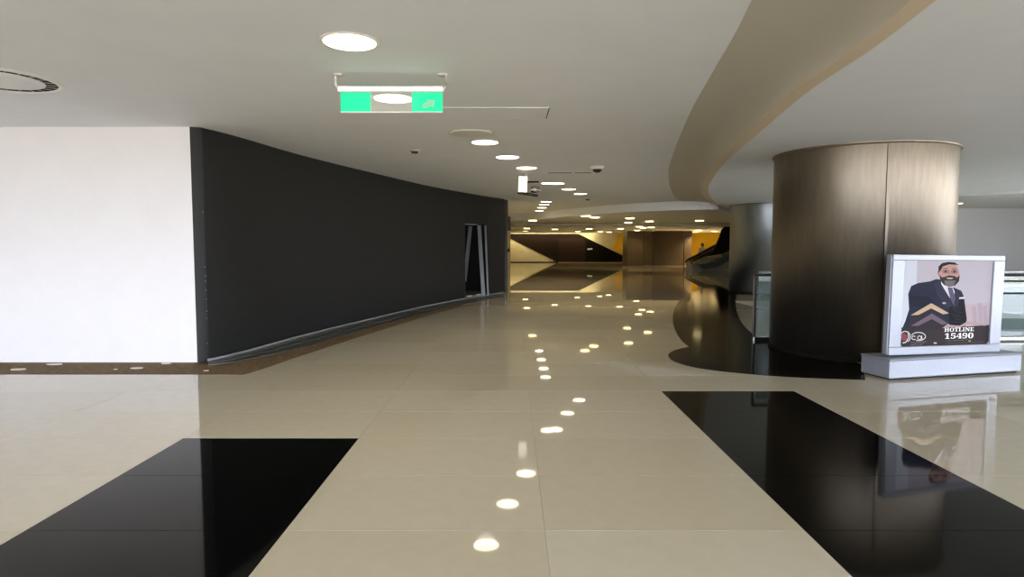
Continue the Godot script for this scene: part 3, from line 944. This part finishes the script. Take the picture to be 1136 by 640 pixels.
func build_ceiling_fittings() -> void:
	# round air diffuser
	var p := at_y(-2, 88.5, TOP)
	var o := thing("air_diffuser", "large round white air diffuser in the ceiling above the white wall", "air vent", p)
	part(o, "outer_ring", lathe([Vector2(0.52, 0), Vector2(0.51, -0.012), Vector2(0.465, -0.012), Vector2(0.46, -0.002)], 48), M.white_metal)
	part(o, "slot_shade_ring", lathe([Vector2(0.462, -0.001), Vector2(0.34, -0.001)], 48), M.dark)  # flat black ring, painted for the shade inside the open slot
	part(o, "centre_disc", lathe([Vector2(0.36, -0.001), Vector2(0.36, -0.008), Vector2(0.3, -0.016), Vector2(0.001, -0.018)], 48), M.white_metal)
	for k in 24:
		var t := TAU * k / 24
		part(o, "vane", block(Vector3(0.005, 0.003, 0.1), 0.0), M.grey_plastic, Vector3(sin(t) * 0.41, -0.004, cos(t) * 0.41), Vector3(0, t, 0))
	# exit sign of clear acrylic on two hooks
	var d := -at_y(434, 82.5, TOP).z
	var sx := func(px: float) -> float: return (px - 434.0) / FOCAL * d * 1.02
	var c := at_d(434, 110, d)
	var s := thing("exit_sign", "hanging green and clear acrylic exit sign on two white hooks", "exit sign", Vector3(c.x, c.y, c.z))
	var yt := at_d(434, 96, d).y - c.y
	var yb := at_d(434, 124.5, d).y - c.y
	part(s, "housing", block(Vector3(sx.call(491) - sx.call(378), 0.055, 0.07), 0.008), M.white_metal, Vector3(0, yt - 0.0275, 0))
	part(s, "light_bar", block(Vector3(sx.call(490) - sx.call(379), 0.035, 0.01), 0.003), glow(Color(0.93, 1.0, 0.94), 0.75), Vector3(0, yt - 0.03, 0.037))
	var x0: float = sx.call(380)
	var x1: float = sx.call(412)
	var x2: float = sx.call(456)
	var x3: float = sx.call(489)
	var y1 := yt - 0.055
	var green := mat(c8(20, 214, 150), 0.25)
	green.emission_enabled = true
	green.emission = c8(10, 225, 150)
	green.emission_energy_multiplier = 0.62
	var hgt := y1 - yb
	part(s, "green_panel", block(Vector3(x1 - x0, hgt, 0.012), 0.002), green, Vector3((x0 + x1) / 2, (y1 + yb) / 2, 0))
	part(s, "clear_panel", block(Vector3(x2 - x1, hgt, 0.012), 0.002), glass(c8(225, 226, 218), 0.3), Vector3((x1 + x2) / 2, (y1 + yb) / 2, 0))
	var right_panel := part(s, "green_panel", block(Vector3(x3 - x2, hgt, 0.012), 0.002), green, Vector3((x2 + x3) / 2, (y1 + yb) / 2, 0))
	var arrow := PackedVector2Array([Vector2(0.02, -0.055), Vector2(0.07, -0.03), Vector2(0.06, -0.015), Vector2(0.13, -0.02), Vector2(0.115, -0.085), Vector2(0.1, -0.065), Vector2(0.05, -0.085), Vector2(0.02, -0.085)])
	for i in arrow.size(): arrow[i] += Vector2(-0.06, hgt / 2 - 0.05)
	part(right_panel, "pictogram", slab_xy(arrow, 0.0062, 0.008), mat(c8(150, 220, 180), 0.4))
	part(s, "lower_edge", block(Vector3(x3 - x0, 0.012, 0.016), 0.003), M.white_metal, Vector3(0, yb, 0))
	var up := TOP - c.y
	for e in [-1.0, 1.0]:
		var hx: float = (sx.call(491) - sx.call(378)) / 2 * e
		part(s, "hook", tube([Vector3(hx, yt - 0.02, 0), Vector3(hx + 0.02 * e, yt + 0.02, 0), Vector3(hx + 0.02 * e, up - 0.004, 0)], 0.012), M.white_metal)
		part(s, "ceiling_cup", lathe([Vector2(0.001, -0.012), Vector2(0.045, -0.012), Vector2(0.05, 0.0)], 20), M.white_metal, Vector3(hx + 0.01 * e - 0.02 * e, up, 0))
	# access hatch outlined in the ceiling
	var h0 := at_y(470, 131.5, TOP)
	var h1 := at_y(606, 131.5, TOP)
	var h2 := at_y(598, 119, TOP)
	var ha := thing("access_hatch", "flush access hatch outlined in the ceiling beyond the exit sign", "hatch", Vector3((h0.x + h1.x) / 2, TOP, (h0.z + h2.z) / 2))
	var hw := h1.x - h0.x
	var hd := absf(h2.z - h0.z)
	part(ha, "panel", block(Vector3(hw - 0.02, 0.006, hd - 0.02), 0.002), M.ceiling, Vector3(0, -0.003, 0))
	part(ha, "edge_bead", block(Vector3(hw, 0.006, 0.006), 0.0), M.ceiling, Vector3(0, -0.003, -hd / 2))
	part(ha, "edge_bead", block(Vector3(hw, 0.006, 0.006), 0.0), M.ceiling, Vector3(0, -0.003, hd / 2))
	part(ha, "edge_gap", block(Vector3(0.008, 0.005, hd), 0.0), M.slot, Vector3(hw / 2, -0.0025, 0))
	# flush speaker
	var sp := thing("ceiling_speaker", "flat round white speaker cover before the second row lamp", "speaker", at_y(523, 147.5, TOP))
	part(sp, "cover", lathe([Vector2(0.3, 0), Vector2(0.295, -0.012), Vector2(0.26, -0.018), Vector2(0.001, -0.02)], 36), M.lamp_trim)
	part(sp, "rim", lathe([Vector2(0.32, 0), Vector2(0.315, -0.006), Vector2(0.3, -0.006)], 36), M.grey_plastic)
	# smoke detectors and a dome camera
	for k in 2:
		var sd := thing("smoke_detector", ["small dark detector in the ceiling above the black hoarding", "tiny grey detector in the ceiling beside the last short-row lamp"][k], "detector", at_y([460, 652][k], [166.5, 220.5][k], TOP))
		part(sd, "base", lathe([Vector2(0.08, 0), Vector2(0.08, -0.02), Vector2(0.001, -0.022)], 24), M.grey_plastic)
		part(sd, "chamber", lathe([Vector2(0.055, -0.02), Vector2(0.05, -0.05), Vector2(0.001, -0.055)], 24), M.slot)
	var dc := thing("dome_camera", "small dome camera with black eye under the ceiling", "camera", at_y(662.5, 184.5, TOP))
	part(dc, "base", lathe([Vector2(0.14, 0), Vector2(0.135, -0.05), Vector2(0.09, -0.06), Vector2(0.001, -0.06)], 28), M.lamp_trim)
	part(dc, "dome", lathe([Vector2(0.09, -0.058), Vector2(0.085, -0.085), Vector2(0.06, -0.11), Vector2(0.03, -0.122), Vector2(0.001, -0.125)], 24), M.black_plastic)
	# slot diffuser
	var q0 := at_y(607, 191.5, TOP)
	var q1 := at_y(658, 191.5, TOP)
	var sl := thing("slot_vent", "thin dark slot air vent in the ceiling next to the dome camera", "air vent", (q0 + q1) / 2)
	part(sl, "slot", block(Vector3((q1.x - q0.x) * 0.5, 0.006, 0.09), 0.0), M.slot, Vector3(-(q1.x - q0.x) * 0.22, -0.003, 0))
	part(sl, "frame", block(Vector3(q1.x - q0.x, 0.004, 0.2), 0.001), M.ceiling, Vector3(0, -0.002, 0))
	part(sl, "slot", block(Vector3((q1.x - q0.x) * 0.34, 0.006, 0.09), 0.0), M.slot, Vector3((q1.x - q0.x) * 0.28, -0.003, 0))
	# hanging box lamp with a swivel head
	var dd := 13.6
	var b := at_d(580.5, 205, dd)
	var bl := thing("hanging_box_lamp", "white box lamp with black underside hung from the ceiling", "lamp", Vector3(b.x, b.y, b.z))
	var k2 := dd / FOCAL
	part(bl, "stem", tube([Vector3(0.05, 9 * k2, 0), Vector3(0.07, TOP - b.y, 0)], 0.03), M.white_metal)
	var body_mat := glow(Color(1.0, 0.98, 0.9), 0.9)
	var box_body := part(bl, "body", block(Vector3(9.5 * k2, 17 * k2, 0.26), 0.01), M.white_metal, Vector3(-0.01, 0, 0), Vector3(0, 0.0, -0.04))
	part(box_body, "lit_face", block(Vector3(9.5 * k2, 17 * k2, 0.02), 0.004), body_mat, Vector3(0, 0, 0.14))
	part(bl, "black_underside", bar(Vector3(-4.5 * k2, -8.6 * k2, 0.05), Vector3(15 * k2, -11.5 * k2, -0.1), 0.05, 0.2, 0.01), M.black_plastic)
	part(bl, "swivel_arm", tube([Vector3(4 * k2, 3 * k2, 0), Vector3(17 * k2, 3.5 * k2, -0.05)], 0.02), M.black_plastic)
	var head := part(bl, "lamp_head", lathe([Vector2(0.001, 0.05), Vector2(0.09, 0.045), Vector2(0.12, -0.02), Vector2(0.11, -0.08), Vector2(0.001, -0.09)], 24), M.chrome, Vector3(13.5 * k2, -4 * k2, -0.05))
	part(head, "head_ring", lathe([Vector2(0.125, -0.03), Vector2(0.14, -0.03), Vector2(0.14, -0.05), Vector2(0.125, -0.05)], 24), M.grey_plastic)

func build_escalator() -> void:
	var d := 41.0
	var k := d / FOCAL
	var f := func(px: float, py: float) -> Vector3: return at_d(px, py, d)
	var base: Vector3 = f.call(768, 298)
	base.y = 0.0
	var e := thing("escalator", "escalator with black handrails and grey glass sides beyond the far column", "escalator", base)
	var rel := func(px: float, py: float, back: float) -> Vector3: return f.call(px, py) - base + Vector3(0, 0, -back)
	for s in 2:
		var z := -1.3 * s
		part(e, "handrail", tube([rel.call(768, 292, -z), rel.call(767, 290.5, -z), rel.call(769, 289, -z), rel.call(780, 283.5, -z), rel.call(795, 275.5, -z), rel.call(830, 257, -z)], 0.09, 8), M.black_plastic)
		var g := PackedVector2Array()
		for p in [[769, 290.5], [795, 277], [830, 258.5], [830, 278], [796, 296], [780, 299]]:
			var v: Vector3 = f.call(p[0], p[1]) - base
			g.append(Vector2(v.x, v.y))
		part(e, "glass_side", slab_xy(g, z - 0.02, z + 0.02), M.tint_glass)
		var h := PackedVector2Array()
		for p in [[768, 293.5], [782, 292.5], [796, 289], [830, 272], [830, 296], [800, 299.6], [768, 299.6]]:
			var v: Vector3 = f.call(p[0], p[1]) - base
			h.append(Vector2(v.x, maxf(v.y, 0.0)))
		part(e, "skirt", slab_xy(h, z - 0.12, z - 0.03), M.aluminium)
	for n in 9:
		part(e, "step", block(Vector3(0.5, 0.2, 1.1), 0.01), M.grey_plastic, Vector3(0.6 + n * 0.4, 0.12 + n * 0.2, -0.72))
	# black curved side screen over the handrail
	var scr := PackedVector2Array()
	for p in [[807, 235], [803, 246], [799.5, 255], [797, 263], [793, 272], [789, 279], [781, 284.5], [800, 281.5], [832, 266], [832, 235]]:
		var v: Vector3 = f.call(p[0], p[1]) - base
		scr.append(Vector2(v.x, minf(v.y, FAR_TOP)))
	part(e, "side_screen", slab_xy(scr, 0.1, 0.22), M.black_plastic)
	# a person standing behind the escalator
	var pd := 44.0
	var pp0 := at_d(779, 273, pd)
	var o := thing("person", "person in a pale shirt standing behind the escalator handrail", "person", Vector3(pp0.x, 0, -pd))
	var V := func(x: float, y: float, z := 0.0) -> Vector3: return Vector3(x, y, z)
	var skin := mat(c8(176, 124, 100), 0.6)
	var body := [[V.call(0.1, 1.02), V.call(0.06, 1.3, 0.02), 0.13, 0.15], [V.call(0.06, 1.34), V.call(0.03, 1.5), 0.07, 0.055], [V.call(-0.14, 1.36), V.call(0.2, 1.36), 0.07, 0.07], [V.call(0.03, 1.56, 0.01), V.call(0.02, 1.62, -0.01), 0.085, 0.095], [V.call(0.02, 1.55, 0.09), V.call(0.02, 1.53, 0.1), 0.02, 0.015],
		[V.call(-0.15, 1.35), V.call(-0.24, 1.1, 0.08), 0.055, 0.045], [V.call(-0.24, 1.1, 0.08), V.call(-0.3, 0.95, 0.28), 0.045, 0.032], [V.call(0.21, 1.35), V.call(0.3, 1.08, 0.05), 0.055, 0.045], [V.call(0.3, 1.08, 0.05), V.call(0.24, 0.92, 0.26), 0.045, 0.032],
		[V.call(0.02, 0.95), V.call(0.0, 0.5, 0.04), 0.1, 0.06], [V.call(0.0, 0.5, 0.04), V.call(0.0, 0.08), 0.06, 0.042], [V.call(0.18, 0.95), V.call(0.22, 0.5, 0.02), 0.1, 0.06], [V.call(0.22, 0.5, 0.02), V.call(0.22, 0.08, -0.04), 0.06, 0.042], [V.call(0.0, 0.045), V.call(0.0, 0.035, 0.16), 0.045, 0.035], [V.call(0.22, 0.045, -0.04), V.call(0.23, 0.035, 0.12), 0.045, 0.035]]
	for hand in [[-0.3, 0.95, 0.28], [0.24, 0.92, 0.26]]:
		var w := V.call(hand[0], hand[1], hand[2]) as Vector3
		body.append([w, w + Vector3(0, -0.02, 0.07), 0.03, 0.034])
		for n in 4:
			var r := w + Vector3(-0.03 + n * 0.02, -0.025, 0.09)
			body.append([r, r + Vector3(0, -0.03, 0.06 - absf(n - 1.5) * 0.008), 0.01, 0.008])
		body.append([w + Vector3(0.03, -0.01, 0.03), w + Vector3(0.06, -0.03, 0.08), 0.011, 0.009])
	part(o, "body", bones_mesh(body, 0.022, 0.03), skin)
	part(o, "shirt", bones_mesh([[V.call(0.11, 0.98), V.call(0.06, 1.3, 0.02), 0.165, 0.175], [V.call(-0.14, 1.37), V.call(0.2, 1.37), 0.088, 0.088], [V.call(-0.15, 1.35), V.call(-0.24, 1.1, 0.08), 0.08, 0.066], [V.call(0.21, 1.35), V.call(0.3, 1.08, 0.05), 0.08, 0.066]], 0.025, 0.03), mat(c8(222, 206, 200), 0.8))
	part(o, "trousers", bones_mesh([[V.call(0.05, 0.95), V.call(0.15, 0.95), 0.145, 0.145], [V.call(0.02, 0.92), V.call(0.0, 0.12, 0.0), 0.12, 0.075], [V.call(0.18, 0.92), V.call(0.22, 0.12, -0.03), 0.12, 0.075]], 0.025, 0.03), mat(c8(40, 42, 52), 0.8))
	part(o, "hair", bones_mesh([[V.call(0.03, 1.61, -0.02), V.call(0.02, 1.66, -0.01), 0.1, 0.1]], 0.02, 0.02), mat(c8(70, 26, 18), 0.7))
